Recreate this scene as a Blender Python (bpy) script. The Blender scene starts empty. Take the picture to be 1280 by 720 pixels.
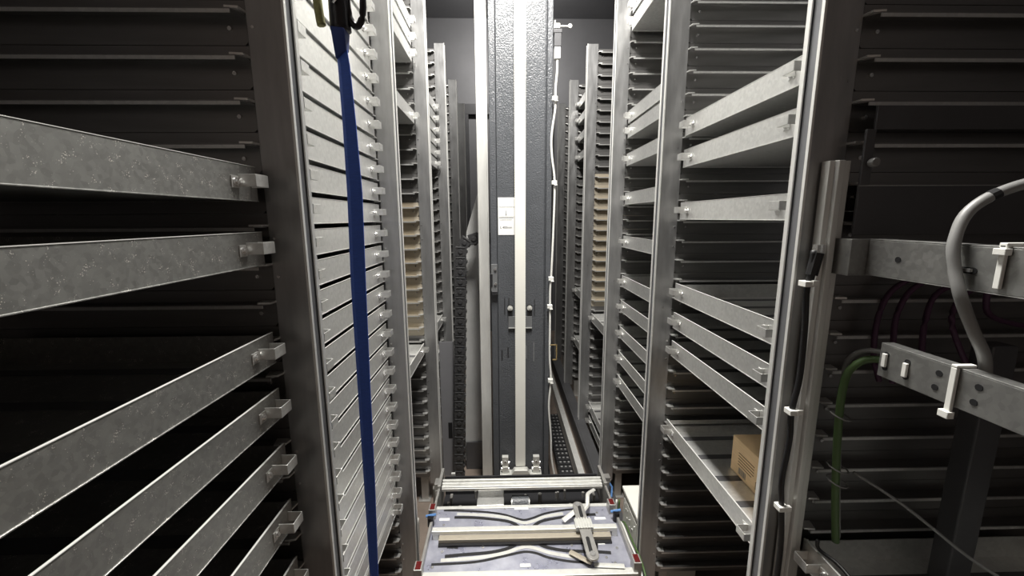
import bpy, math, random
from mathutils import Matrix, Vector

random.seed(7)
sc = bpy.context.scene
col = sc.collection
PI = math.pi

# ------------------------------------------------------------------ camera
H = 1.86
cam_d = bpy.data.cameras.new('camera')
cam_d.sensor_width = 36.0
cam_d.lens = 36.0 * 507.0 / 1280.0
cam_d.clip_start = 0.02
cam = bpy.data.objects.new('camera', cam_d)
right = Vector((0.99971664, -0.02331749, -0.00478913))
down = Vector((-0.00868619, -0.17002339, -0.98540174))
fwd = Vector((0.02216284, 0.98516412, -0.17017776))
cam.matrix_world = Matrix(((right.x, -down.x, -fwd.x, 0.0),
                           (right.y, -down.y, -fwd.y, 0.0),
                           (right.z, -down.z, -fwd.z, H),
                           (0, 0, 0, 1)))
col.objects.link(cam)
sc.camera = cam

# ------------------------------------------------------------------ world, lights, exposure
w = bpy.data.worlds.new('world')
sc.world = w
w.use_nodes = True
bg = w.node_tree.nodes['Background']
bg.inputs[0].default_value = (1.0, 0.80, 0.68, 1)
bg.inputs[1].default_value = 0.065


def area_light(name, loc, sx, sy, watt, color=(1.0, 0.97, 0.92), rot=(0, 0, 0)):
    d = bpy.data.lights.new(name, 'AREA')
    d.shape = 'RECTANGLE'
    d.size = sx
    d.size_y = sy
    d.energy = watt
    d.color = color
    o = bpy.data.objects.new(name, d)
    o.location = loc
    o.rotation_euler = rot
    col.objects.link(o)
    return o


area_light('panel_light', (0.10, 1.50, 4.05), 0.26, 0.90, 125)
area_light('rear_fill_light', (0.12, 5.00, 4.40), 0.80, 0.10, 26, rot=(math.radians(55), 0, 0))  # unseen fill added to brighten the far wall
sc.view_settings.view_transform = 'Standard'
sc.view_settings.look = 'None'
sc.view_settings.gamma = 1.0
sc.view_settings.use_curve_mapping = False
sc.view_settings.exposure = 0.66

# ------------------------------------------------------------------ materials


def mat(name, base, metallic=0.0, rough=0.5, var=0.0, vscale=30.0, stretch=(1, 1, 1), bump=0.0, bscale=200.0, bdist=0.002,
        spangle=False, specks=None, rvar=0.0, base2=None, aniso=0.0):
    m = bpy.data.materials.new(name)
    m.use_nodes = True
    nt = m.node_tree
    b = nt.nodes['Principled BSDF']
    b.inputs['Base Color'].default_value = (*base, 1)
    b.inputs['Metallic'].default_value = metallic
    b.inputs['Roughness'].default_value = rough
    if aniso:
        b.inputs['Anisotropic'].default_value = aniso
    tc = nt.nodes.new('ShaderNodeTexCoord')
    mp = nt.nodes.new('ShaderNodeMapping')
    mp.inputs['Scale'].default_value = stretch
    nt.links.new(tc.outputs['Object'], mp.inputs['Vector'])
    colr = None
    if var or base2:
        if spangle:
            n = nt.nodes.new('ShaderNodeTexVoronoi')
            n.inputs['Scale'].default_value = vscale
            n2 = nt.nodes.new('ShaderNodeTexNoise')
            n2.inputs['Scale'].default_value = vscale * 0.35
            n2.inputs['Detail'].default_value = 5
            nt.links.new(mp.outputs[0], n2.inputs['Vector'])
            sep = nt.nodes.new('ShaderNodeSeparateColor')
            nt.links.new(n.outputs['Color'], sep.inputs[0])
            ad = nt.nodes.new('ShaderNodeMath')
            ad.operation = 'MULTIPLY_ADD'
            ad.inputs[1].default_value = 0.45
            nt.links.new(sep.outputs[0], ad.inputs[0])
            sub = nt.nodes.new('ShaderNodeMath')
            sub.operation = 'MULTIPLY'
            sub.inputs[1].default_value = 0.6
            nt.links.new(n2.outputs['Fac'], sub.inputs[0])
            nt.links.new(sub.outputs[0], ad.inputs[2])
            fac = ad.outputs[0]
        else:
            n = nt.nodes.new('ShaderNodeTexNoise')
            n.inputs['Scale'].default_value = vscale
            n.inputs['Detail'].default_value = 6
            n.inputs['Roughness'].default_value = 0.6
            fac = n.outputs['Fac']
        nt.links.new(mp.outputs[0], n.inputs['Vector'])
        r = nt.nodes.new('ShaderNodeMapRange')
        r.inputs['From Min'].default_value = 0.25
        r.inputs['From Max'].default_value = 0.75
        nt.links.new(fac, r.inputs['Value'])
        mx = nt.nodes.new('ShaderNodeMix')
        mx.data_type = 'RGBA'
        lo = base2 if base2 else tuple(c * (1 - var) for c in base)
        hi = base if base2 else tuple(min(1, c * (1 + var)) for c in base)
        mx.inputs[6].default_value = (*lo, 1)
        mx.inputs[7].default_value = (*hi, 1)
        nt.links.new(r.outputs[0], mx.inputs[0])
        colr = mx.outputs[2]
        if rvar:
            rr = nt.nodes.new('ShaderNodeMapRange')
            rr.inputs['To Min'].default_value = rough - rvar
            rr.inputs['To Max'].default_value = rough + rvar
            nt.links.new(r.outputs[0], rr.inputs['Value'])
            nt.links.new(rr.outputs[0], b.inputs['Roughness'])
    if specks:
        v = nt.nodes.new('ShaderNodeTexVoronoi')
        v.inputs['Scale'].default_value = specks
        nt.links.new(tc.outputs['Object'], v.inputs['Vector'])
        nz = nt.nodes.new('ShaderNodeTexNoise')
        nz.inputs['Scale'].default_value = 60
        nz.inputs['Detail'].default_value = 4
        nt.links.new(tc.outputs['Object'], nz.inputs['Vector'])
        th = nt.nodes.new('ShaderNodeMapRange')
        th.inputs['From Min'].default_value = 0.47
        th.inputs['From Max'].default_value = 0.75
        th.inputs['To Min'].default_value = 0.0
        th.inputs['To Max'].default_value = 0.50
        nt.links.new(nz.outputs['Fac'], th.inputs['Value'])
        ls = nt.nodes.new('ShaderNodeMath')
        ls.operation = 'LESS_THAN'
        nt.links.new(v.outputs['Distance'], ls.inputs[0])
        nt.links.new(th.outputs[0], ls.inputs[1])
        m2 = nt.nodes.new('ShaderNodeMix')
        m2.data_type = 'RGBA'
        m2.inputs[6].default_value = (*base, 1)
        m2.inputs[7].default_value = (0.85, 0.83, 0.78, 1)
        nt.links.new(ls.outputs[0], m2.inputs[0])
        if colr:
            nt.links.new(colr, m2.inputs[6])
        colr = m2.outputs[2]
    if colr:
        nt.links.new(colr, b.inputs['Base Color'])
    if bump:
        bn = nt.nodes.new('ShaderNodeTexNoise')
        bn.inputs['Scale'].default_value = bscale
        bn.inputs['Detail'].default_value = 3
        nt.links.new(mp.outputs[0], bn.inputs['Vector'])
        bp = nt.nodes.new('ShaderNodeBump')
        bp.inputs['Strength'].default_value = bump
        bp.inputs['Distance'].default_value = bdist
        nt.links.new(bn.outputs['Fac'], bp.inputs['Height'])
        nt.links.new(bp.outputs[0], b.inputs['Normal'])
    return m


GALV = mat('galvanised_steel', (0.74, 0.74, 0.72), 0.75, 0.325, var=0.07, vscale=110, spangle=True, rvar=0.015)
GALV_DULL = mat('dull_galvanised_steel', (0.33, 0.33, 0.32), 0.80, 0.36, var=0.10, vscale=120, spangle=True, rvar=0.04)
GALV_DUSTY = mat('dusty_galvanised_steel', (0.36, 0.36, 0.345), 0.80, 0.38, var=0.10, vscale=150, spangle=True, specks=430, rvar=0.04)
RAIL = mat('rail_steel', (0.27, 0.265, 0.26), 0.88, 0.36, var=0.12, vscale=14, stretch=(0.3, 1, 3), rvar=0.05)
RAIL_WARM = mat('beige_rail', (0.56, 0.50, 0.40), 0.65, 0.38, var=0.15, vscale=14, stretch=(0.3, 1, 3))  # beige rail colour for a middle run of rails
POST = mat('post_steel', (0.42, 0.42, 0.42), 0.80, 0.34, var=0.16, vscale=9, stretch=(4, 4, 0.7), rvar=0.08, bump=0.04, bscale=25)
EDGE = mat('pale_edge', (0.85, 0.85, 0.82), 0.5, 0.4)  # paler colour for post lips and tray rims
BOLT = mat('bright_bolt', (0.75, 0.75, 0.74), 0.9, 0.25)
MAST = mat('mast_paint', (0.085, 0.090, 0.098), 0.0, 0.24, var=0.10, vscale=8, bump=1.0, bscale=135, bdist=0.0032)
MAST_LT = mat('mast_plate', (0.17, 0.175, 0.18), 0.2, 0.35)
CHAINM = mat('chain_plastic', (0.035, 0.035, 0.036), 0.0, 0.4)
MAST_DK = mat('mast_dark', (0.018, 0.018, 0.020), 0.0, 0.45)
BELT = mat('belt_white', (0.80, 0.79, 0.73), 0.0, 0.55)
ALU = mat('aluminium', (0.72, 0.72, 0.69), 0.55, 0.42, var=0.10, vscale=10, stretch=(3, 3, 0.6), rvar=0.05)
CAST = mat('machined_aluminium', (0.70, 0.70, 0.66), 0.40, 0.40, var=0.08, vscale=40)
BLACK = mat('black_plastic', (0.014, 0.014, 0.015), 0.0, 0.42)
SLOT = mat('slot_black', (0.006, 0.006, 0.007), 0.0, 0.6)
BLUE = mat('blue_webbing', (0.045, 0.115, 0.50), 0.0, 0.65, var=0.15, vscale=60, stretch=(1, 1, 6), bump=0.5, bscale=900)
BLUE_DK = mat('blue_stitching', (0.012, 0.030, 0.15), 0.0, 0.7)
FLANGE = mat('dark_flange', (0.24, 0.245, 0.26), 0.6, 0.42, var=0.15, vscale=9, stretch=(4, 4, 0.7))
HOOKM = mat('blackened_steel', (0.030, 0.028, 0.030), 0.7, 0.28)
OLIVE = mat('olive_cord', (0.20, 0.19, 0.07), 0.0, 0.8, var=0.4, vscale=120)
CARD = mat('cardboard', (0.74, 0.53, 0.30), 0.0, 0.8, var=0.10, vscale=20, stretch=(1, 1, 6))
INK = mat('brown_ink', (0.12, 0.07, 0.03), 0.0, 0.8)
INKG = mat('grey_ink', (0.16, 0.16, 0.16), 0.0, 0.8)
PAPER = mat('paper', (0.80, 0.80, 0.78), 0.0, 0.6)
CABIN = mat('cabinet_enamel', (0.72, 0.71, 0.66), 0.0, 0.4)
BED = mat('bed_plate', (0.68, 0.69, 0.76), 0.60, 0.30, var=0.18, vscale=8, rvar=0.08, base2=(0.26, 0.27, 0.38))
TAN = mat('tan_bar', (0.40, 0.36, 0.29), 0.3, 0.45)
WHITEP = mat('white_plastic', (0.78, 0.78, 0.74), 0.0, 0.4)
CONDUIT = mat('grey_conduit', (0.22, 0.22, 0.215), 0.0, 0.45)
GREEN = mat('green_cable', (0.065, 0.12, 0.035), 0.0, 0.5)
YELLOW = mat('yellow_bracket', (0.30, 0.22, 0.10), 0.3, 0.5)
PURPLE = mat('purple_cable', (0.065, 0.022, 0.058), 0.0, 0.55)
CONNG = mat('connector_green', (0.015, 0.05, 0.025), 0.0, 0.5)
BRASS = mat('brass', (0.55, 0.42, 0.2), 0.9, 0.3)
RED = mat('red_lens', (0.10, 0.010, 0.010), 0.0, 0.2)
SENSB = mat('blue_tape', (0.12, 0.26, 0.55), 0.0, 0.4)
SHEET = mat('grey_sheet', (0.46, 0.46, 0.45), 0.15, 0.55, var=0.12, vscale=4)
DARKPL = mat('dark_plate', (0.11, 0.11, 0.115), 0.5, 0.4, var=0.15, vscale=6)
WALLM = mat('enclosure_steel', (0.20, 0.20, 0.21), 0.25, 0.55, var=0.08, vscale=3)
WALLD = mat('enclosure_dark', (0.10, 0.10, 0.105), 0.3, 0.5, var=0.1, vscale=3)
FLOORM = mat('floor_concrete', (0.17, 0.135, 0.11), 0.0, 0.7, var=0.25, vscale=7)
LEGM = mat('leg_steel', (0.40, 0.39, 0.37), 0.6, 0.42, var=0.15, vscale=20)
FOAM = mat('speckled_foam', (0.52, 0.50, 0.46), 0.0, 0.9, var=0.5, vscale=160)
LAMPM = bpy.data.materials.new('lamp_tube')
LAMPM.use_nodes = True
_b = LAMPM.node_tree.nodes['Principled BSDF']
_b.inputs['Emission Color'].default_value = (1, 0.97, 0.92, 1)
_b.inputs['Emission Strength'].default_value = 6.0

# ------------------------------------------------------------------ helpers


class MB:
    def __init__(self):
        self.v = []
        self.f = []
        self.m = []

    def add(self, vs, fs, mi=0):
        n = len(self.v)
        self.v += [tuple(p) for p in vs]
        for f in fs:
            self.f.append([i + n for i in f])
            self.m.append(mi)
        return self

    def box(self, x0, x1, y0, y1, z0, z1, mi=0):
        vs = [(x, y, z) for z in (z0, z1) for y in (y0, y1) for x in (x0, x1)]
        return self.add(vs, [(0, 2, 3, 1), (4, 5, 7, 6), (0, 1, 5, 4), (2, 6, 7, 3), (0, 4, 6, 2), (1, 3, 7, 5)], mi)

    def prism(self, poly, axis, a, b, mi=0):
        """polygon of 2-D points extruded from a to b along axis (the two others keep their x, y, z order)"""
        def put(p, t):
            q = list(p)
            q.insert('xyz'.index(axis), t)
            return tuple(q)
        n = len(poly)
        vs = [put(p, a) for p in poly] + [put(p, b) for p in poly]
        fs = [tuple(range(n)), tuple(range(2 * n - 1, n - 1, -1))]
        for i in range(n):
            j = (i + 1) % n
            fs.append((i, i + n, j + n, j))
        return self.add(vs, fs, mi)

    def tube(self, pts, r, seg=8, mi=0, closed=False, flat=None):
        pts = [Vector(p) for p in pts]
        n = len(pts)
        vs = []
        ref = Vector((0, 0, 1))
        for i, p in enumerate(pts):
            if closed:
                t = pts[(i + 1) % n] - pts[i - 1]
            else:
                t = pts[min(i + 1, n - 1)] - pts[max(i - 1, 0)]
            t.normalize()
            u = ref.cross(t)
            if u.length < 0.2:
                u = Vector((0, 1, 0)).cross(t)
            u.normalize()
            v = t.cross(u)
            for k in range(seg):
                a = 2 * PI * k / seg
                vs.append(p + u * (r * math.cos(a)) + v * ((flat or r) * math.sin(a)))
        fs = []
        for i in range(n if closed else n - 1):
            j = (i + 1) % n
            for k in range(seg):
                l = (k + 1) % seg
                fs.append((i * seg + k, i * seg + l, j * seg + l, j * seg + k))
        if not closed:
            fs.append(tuple(range(seg - 1, -1, -1)))
            fs.append(tuple((n - 1) * seg + k for k in range(seg)))
        return self.add(vs, fs, mi)

    def cyl(self, p, axis, r, h, seg=10, mi=0):
        d = {'x': (1, 0, 0), 'y': (0, 1, 0), 'z': (0, 0, 1)}[axis]
        q = tuple(p[i] + d[i] * h for i in range(3))
        return self.tube([p, q], r, seg, mi)

    def build(self, name, mats, parent=None, bevel=0.0, smooth=False):
        me = bpy.data.meshes.new(name)
        me.from_pydata(self.v, [], self.f)
        if not isinstance(mats, (list, tuple)):
            mats = [mats]
        for m in mats:
            me.materials.append(m)
        me.polygons.foreach_set('material_index', self.m)
        if smooth:
            me.polygons.foreach_set('use_smooth', [True] * len(self.f))
        import bmesh
        bm = bmesh.new()
        bm.from_mesh(me)
        bmesh.ops.recalc_face_normals(bm, faces=bm.faces)
        if bevel:
            es = [e for e in bm.edges if len(e.link_faces) == 2 and e.calc_face_angle(0) > 0.6]
            bmesh.ops.bevel(bm, geom=es, offset=bevel, segments=2, profile=0.5, affect='EDGES', clamp_overlap=True)
        bm.to_mesh(me)
        bm.free()
        o = bpy.data.objects.new(name, me)
        col.objects.link(o)
        if parent:
            o.parent = parent
        return o


def tag(o, label=None, cat=None, group=None, kind=None):
    if label:
        o['label'] = label
    if cat:
        o['category'] = cat
    if group:
        o['group'] = group
    if kind:
        o['kind'] = kind
    return o


def empty(name, loc, label, cat, group=None):
    o = bpy.data.objects.new(name, None)
    o.empty_display_size = 0.05
    o.location = loc
    col.objects.link(o)
    return tag(o, label, cat, group)


def copy_tree(o, parent=None):
    c = o.copy()
    col.objects.link(c)
    if parent:
        c.parent = parent
    for ch in list(o.children):
        copy_tree(ch, c)
    return c


def smooth_path(pts, n=6):
    """Catmull-Rom through the points"""
    P = [Vector(p) for p in pts]
    out = []
    for i in range(len(P) - 1):
        p0 = P[max(i - 1, 0)]
        p1, p2 = P[i], P[i + 1]
        p3 = P[min(i + 2, len(P) - 1)]
        for k in range(n):
            t = k / n
            out.append(0.5 * ((2 * p1) + (p2 - p0) * t + (2 * p0 - 5 * p1 + 4 * p2 - p3) * t * t + (3 * p1 - p0 - 3 * p2 + p3) * t ** 3))
    out.append(P[-1])
    return out


ORD = ['first', 'second', 'third', 'fourth', 'fifth', 'sixth', 'seventh', 'eighth', 'ninth', 'tenth', 'eleventh', 'twelfth',
       'thirteenth', 'fourteenth', 'fifteenth', 'sixteenth', 'seventeenth', 'eighteenth', 'nineteenth', 'twentieth',
       'twenty-first', 'twenty-second', 'twenty-third', 'twenty-fourth', 'twenty-fifth', 'twenty-sixth', 'twenty-seventh',
       'twenty-eighth', 'twenty-ninth', 'thirtieth', 'thirty-first', 'thirty-second']

# ------------------------------------------------------------------ dimensions shared by racks and trays
POSTS = [0.868, 1.675, 2.44, 3.23, 4.02, 4.81]      # near faces of the rack uprights along the aisle
EL, ER = -0.417, 0.64                               # aisle edges of the posts
TL, TR = -0.490, 0.72                               # planes of the tray fronts
PITCH = 0.081
Z0 = 0.17                                           # foot of the lowest rail
NR = 36
TH = 0.067                                          # tray front height
CEIL = 4.75
LOW = 3.12                                          # top of the farther uprights

# ------------------------------------------------------------------ room shell
tag(MB().box(-1.45, 1.70, -0.7, 6.6, -0.05, 0).build('floor', FLOORM), kind='structure')
tag(MB().box(-1.45, 1.70, -0.7, 6.6, CEIL, CEIL + 0.05).build('ceiling', WALLM), kind='structure')
tag(MB().box(-1.50, -1.45, -0.7, 6.6, 0, CEIL).build('wall_left', WALLD), kind='structure')
tag(MB().box(1.70, 1.75, -0.7, 6.6, 0, CEIL).build('wall_right', WALLD), kind='structure')
fw = tag(MB().box(-1.45, 1.70, 6.55, 6.6, 0, CEIL).build('wall_far', WALLM), kind='structure')
b = MB()
b.box(-0.62, -0.50, 6.47, 6.548, 0, 3.40)
b.box(0.66, 0.78, 6.47, 6.548, 0, 3.40)
b.box(-0.62, 0.78, 6.47, 6.548, 3.40, 3.55)
tag(b.build('trim_1', DARKPL, bevel=0.004), kind='structure')

# ------------------------------------------------------------------ rack uprights with their support rails


def rail_mesh(s, mats, warm=False):
    """One pressed rail module; s = +1 runs to the right, -1 to the left; its aisle end is at x = 0."""
    L = 0.74
    b = MB()
    fx = lambda x: x * s
    # pressed face with a rounded lower aisle corner, thick enough to show on both bays
    c = [(fx(0.010), 0.0006), (fx(L), 0.0006), (fx(L), PITCH - 0.0006), (fx(0.004), PITCH - 0.0006), (fx(0.0), PITCH - 0.010), (fx(0.0), 0.018), (fx(0.003), 0.008)]
    b.prism(c, 'y', 0.008, 0.037)
    for y0, d in ((0.008, -1), (0.037, 1)):
        ya, yb = y0, y0 + d * 0.030
        # shelf with a slanted aisle end
        zt = 0.055
        pl = [(fx(0.0), ya), (fx(L), ya), (fx(L), yb), (fx(0.016), yb), (fx(0.004), ya + d * 0.016)]
        b.prism(pl, 'z', zt - 0.0025, zt)
        # turned down lip and the rib under it
        yl0, yl1 = sorted((yb, yb - d * 0.002))
        b.box(*sorted((fx(0.016), fx(L))), yl0, yl1, zt - 0.009, zt - 0.002, 2)
        # curled end tongue
        tg = [(fx(-0.003), ya + d * 0.001), (fx(0.032), ya + d * 0.003), (fx(0.026), yb), (fx(0.002), yb - d * 0.003)]
        b.prism(tg, 'z', zt, zt + 0.004, 2)
        # rivet
        b.tube([(fx(0.036), ya, 0.030), (fx(0.036), ya + d * 0.004, 0.030)], 0.0042, 7, 1)
    o = b.build('support_rail', mats)
    col.objects.unlink(o)
    return o


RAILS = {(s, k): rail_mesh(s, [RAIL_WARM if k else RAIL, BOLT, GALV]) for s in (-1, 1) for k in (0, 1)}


def upright(side, i, y, label, warm=(9, 0)):
    s = -1 if side == 'left' else 1
    e = EL if s < 0 else ER
    t = TL if s < 0 else TR
    root = empty('rack_upright', (e, y, 0), label, 'rack upright', 'rack uprights along both sides of the aisle')
    wdt = abs(t - e)
    b = MB()
    HT = CEIL - 0.005 if i < 3 else LOW
    fx = lambda a, c: sorted((a * s, c * s))
    b.box(*fx(0, wdt), 0.0, 0.004, 0.13, HT)            # web facing the camera
    b.box(*fx(0, wdt), 0.041, 0.045, 0.13, HT)          # web facing away
    MB().box(*fx(0.003, 0.007), 0.0042, 0.0408, 0.13, HT).build('flange', FLANGE, root)
    b.box(*fx(wdt - 0.004, wdt), 0.004, 0.041, 0.13, HT)
    b.build('post', POST, root, bevel=0.0015)
    b = MB()
    b.box(*fx(-0.0025, 0.003), -0.003, 0.006, 0.13, HT)
    b.box(*fx(-0.0025, 0.001), 0.034, 0.047, 0.13, HT)
    b.build('edge_lip', EDGE, root, bevel=0.0008)
    b = MB()
    for k in range(NR):
        if k % 6 in (1, 2):
            b.tube([(s * (wdt - 0.012), 0.0, Z0 + k * PITCH + 0.03), (s * (wdt - 0.012), -0.0025, Z0 + k * PITCH + 0.03)], 0.0032, 7)
    tag(b.build('rivet', BOLT, root), kind='stuff')
    top = NR + 10 if i < 3 else NR
    for k in range(top):
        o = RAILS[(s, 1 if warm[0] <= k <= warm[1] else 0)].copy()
        col.objects.link(o)
        o.parent = root
        o.location = (s * wdt, 0, Z0 + k * PITCH)
    # the leg under the rails
    b = MB()
    b.box(*fx(wdt + 0.02, wdt + 0.065), 0.008, 0.04, 0.0, Z0 + 0.002)
    b.box(*fx(wdt + 0.005, wdt + 0.085), -0.01, 0.055, 0.0, 0.006)
    b.build('foot', LEGM, root, bevel=0.0015)
    MB().box(*fx(wdt + 0.60, wdt + 0.645), 0.008, 0.04, 0.0, Z0 + 0.002).build('foot', LEGM, root)
    # the rear post that carries the far ends of the rails
    b = MB()
    b.box(*fx(wdt + 0.741, wdt + 0.775), 0.0, 0.045, 0.0, HT)
    b.build('rear_post', POST, root)
    return root


place = ['nearest the camera', 'second from the camera', 'third from the camera', 'fourth from the camera',
         'fifth from the camera', 'farthest from the camera']
extra_l = ['beside the dusty trays', 'ending the packed tray stack', 'with yellow-tinted middle rails',
           'behind the third, mostly hidden', 'beside the black vertical drag chain', 'a thin dark strip behind the drag chain']
extra_r = ['with a pale channel and black cable on it', 'beside the bay holding the cardboard box', 'above the white cabinet',
           'with pale yellowish rails', 'dim, beside the white mast cable', 'a thin dark strip behind the mast cable']
up_l, up_r = [], []
for i, y in enumerate(POSTS):
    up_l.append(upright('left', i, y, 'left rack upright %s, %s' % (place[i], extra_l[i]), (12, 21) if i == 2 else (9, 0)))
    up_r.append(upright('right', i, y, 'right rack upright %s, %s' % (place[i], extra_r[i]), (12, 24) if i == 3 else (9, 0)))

# ------------------------------------------------------------------ trays


def make_tray(s, m_front, length):
    """Tray whose front lies in the plane x = 0 and runs along y from 0 to length; s = +1 opens to the right."""
    D = 0.56
    root = bpy.data.objects.new('storage_tray', None)
    root.empty_display_size = 0.05
    col.objects.link(root)
    fx = lambda a, c: sorted((a * s, c * s))
    b = MB()
    b.box(*fx(0, 0.0018), 0, length, 0, TH)
    b.box(*fx(0, 0.005), 0, length, TH - 0.0016, TH)                # folded top edge
    b.box(*fx(-0.0016, 0.0), 0, length, 0, 0.002)                    # bottom fold
    b.box(*fx(0.0018, 0.012), 0, 0.0018, 0.0, TH - 0.002)
    b.box(*fx(0.0018, 0.012), length - 0.0018, length, 0.0, TH - 0.002)
    b.build('front_panel', [m_front], root, bevel=0.0006)
    b = MB()
    b.box(*fx(-0.0006, 0.0036), 0.0, length, TH, TH + 0.0010)
    b.build('rim', EDGE, root)
    b = MB()
    b.box(*fx(0.002, D), 0.002, length - 0.002, 0.002, 0.005)
    b.box(*fx(0.012, D), 0.0, 0.002, 0.0, TH * 0.9)
    b.box(*fx(0.012, D), length - 0.002, length, 0.0, TH * 0.9)
    b.box(*fx(D - 0.002, D), 0.002, length - 0.002, 0.005, TH)
    for k in range(5):                                              # stiffening ribs across the floor
        y = 0.06 + k * (length - 0.12) / 4
        b.box(*fx(0.02, D - 0.01), y - 0.014, y + 0.014, 0.005, 0.0065, 1)
    b.build('tray_floor', [m_front, DARKPL], root)
    for y0, d in ((0.017, 1), (length - 0.017, -1)):
        ya, yb = sorted((y0, y0 + d * 0.040))
        z0, z1 = 0.026, 0.049
        b = MB()
        b.box(*fx(-0.0330, -0.0310), ya, yb, z0, z1)                # aisle face of the catch
        b.box(*fx(-0.0310, 0), ya, ya + 0.002, z0, z1)
        b.box(*fx(-0.0310, 0), yb - 0.002, yb, z0, z1)
        yt = yb if d > 0 else ya
        b.box(*fx(-0.0022, 0), *sorted((yt, yt + d * 0.022)), z0 - 0.003, z1 - 0.004)
        h = b.build('hook', GALV, root, bevel=0.0007)
        b = MB()
        yc = yt + d * 0.011
        b.cyl((-0.0022 * s, yc, 0.034), 'x', 0.0075, -0.0022 * s, 12)
        b.cyl((-0.0044 * s, yc, 0.034), 'x', 0.0046, -0.0030 * s, 6)
        b.build('bolt', BOLT, h)
    return root


LEN = 0.660
protos = {}
for s in (-1, 1):
    protos[(s, 'g')] = make_tray(s, GALV, LEN)
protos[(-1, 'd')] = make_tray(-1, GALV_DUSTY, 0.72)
used = set()


def tray(s, kind, y, ztop, label, group):
    p = protos[(s, kind)]
    o = p if (s, kind) not in used else copy_tree(p)
    used.add((s, kind))
    o.location = (TL if s < 0 else TR, y, ztop - TH)
    tag(o, label, 'tray', group)
    return o


def bay_y(i):
    return POSTS[i + 1] - 0.020 - LEN


Z_L0 = [1.961, 1.834, 1.623, 1.497, 1.368, 1.228, 1.078]
L0_txt = ['uppermost dusty grey tray of the near left bay, sloping down to the right',
          'dusty grey tray front, nearly level in view, second from top in near left bay',
          'grey tray front below the two level ones in the near left bay',
          'grey tray front in near left bay, fourth counting down from the top',
          'grey tray front in near left bay, fifth counting down from the top',
          'grey tray front in near left bay, just above the lowest one',
          'lowest tray of near left bay, only a corner and its hook showing']
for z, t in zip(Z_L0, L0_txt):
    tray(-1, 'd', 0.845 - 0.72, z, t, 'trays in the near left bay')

stack = [1.509 + k * PITCH for k in range(17, -12, -1)]
for k, z in enumerate(stack):
    tray(-1, 'g', bay_y(0), z, '%s galvanised tray from the top of the packed stack behind the blue strap' % ORD[k], 'packed tray stack behind the blue strap')

for k, z in enumerate([2.935, 2.853, 2.771, 2.450, 1.100]):
    tx = ['uppermost visible tray in the second left bay', 'second tray down at the top of the second left bay',
          'third tray down at the top of the second left bay', 'single tray under the top group in the second left bay',
          'lone tray below the yellow-tinted rails in the second left bay'][k]
    tray(-1, 'g', bay_y(1), z, tx, 'trays in the second left bay')
Z_L3 = [2.700 - k * PITCH for k in range(6)] + [1.094, 0.857]
for k, z in enumerate(Z_L3):
    tx = '%s tray down in the small far left stack beside the drag chain' % ORD[k] if k < 6 else \
        ('single far left tray level with the arch of the drag chain bolts' if k == 6 else 'lowest tray in the far left bay beside the drag chain')
    if k == 6:
        tx = 'upper of the two lone trays low in the far left bay'
    if k == 7:
        tx = 'lower of the two lone trays low in the far left bay'
    tray(-1, 'g', bay_y(2), z, tx, 'trays in the far left bay')

Z_R1 = [2.239, 2.120, 1.917, 1.588, 1.464, 1.340, 0.979]
R1_txt = ['uppermost bright tray in the right bay beside the big post, rising to the right',
          'second bright tray down in the right bay beside the big post',
          'nearly level bright tray in the right bay beside the big post',
          'tray sloping down under the wide dark gap in the right bay beside the big post',
          'middle of three close trays above the cardboard box in the right bay',
          'stained tray directly above the cardboard box',
          'tray holding the cardboard box']
for z, t in zip(Z_R1, R1_txt):
    tray(1, 'g', bay_y(0), z, t, 'trays in the right bay with the cardboard box')
Z_R2 = [3.02, 2.934, 2.452, 2.371, 2.219, 2.000, 1.751, 1.514, 1.360, 1.195, 1.035, 0.880]
for k, z in enumerate(Z_R2):
    tray(1, 'g', bay_y(1), z, '%s tray counting down from the top of the second right bay' % ORD[k], 'trays in the second right bay')
for k, z in enumerate([1.092, 0.324, 0.200]):
    tray(1, 'g', bay_y(2), z, ['lone tray under the pale yellowish rails in the third right bay', 'upper of the two trays near the floor in the third right bay',
                               'lower of the two trays near the floor in the third right bay'][k], 'trays in the third right bay')
for k, z in enumerate([2.923, 2.780, 2.620, 2.450, 1.179, 0.678]):
    tray(1, 'g', bay_y(3), z, '%s tray from the top in the dim fourth right bay beside the mast cable' % ORD[k], 'trays in the dim fourth right bay')

# ------------------------------------------------------------------ mast, belt, strip
mast = empty('lift_mast', (0.115, 2.56, 0), 'tall dark grey painted steel mast standing in the middle of the aisle', 'mast')
b = MB()
b.box(-0.148, 0.148, 0.010, 0.30, 0.06, CEIL - 0.003)
b.box(-0.191, -0.150, 0.028, 0.29, 0.06, CEIL - 0.003)
b.box(0.157, 0.190, 0.004, 0.29, 0.06, CEIL - 0.003)
b.box(-0.150, 0.157, 0.03, 0.29, 0.06, CEIL - 0.003)
b.build('column', MAST, mast, bevel=0.004)
b = MB()
b.box(-0.19, 0.21, -0.02, 0.34, 0.0, 0.06)
b.build('base', MAST_DK, mast, bevel=0.003)
for x, z0, z1 in ((-0.105, 1.30, 1.37), (-0.078, 1.28, 1.37), (0.088, 1.29, 1.36), (0.055, 0.0, 0.0)):
    if z1:
        MB().box(x - 0.003, x + 0.003, 0.0085, 0.012, z0 - 0.06, z1 - 0.02).build('slot', MAST_DK, mast)
for x, z0, z1 in ((-0.125, 0.93, 1.0), (-0.085, 0.95, 1.02), (0.035, 0.94, 1.03), (0.085, 0.92, 1.05)):
    MB().box(x - 0.004, x + 0.004, 0.0085, 0.012, z0, z1).build('slot', MAST_LT if x > 0 else MAST_DK, mast)
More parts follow.
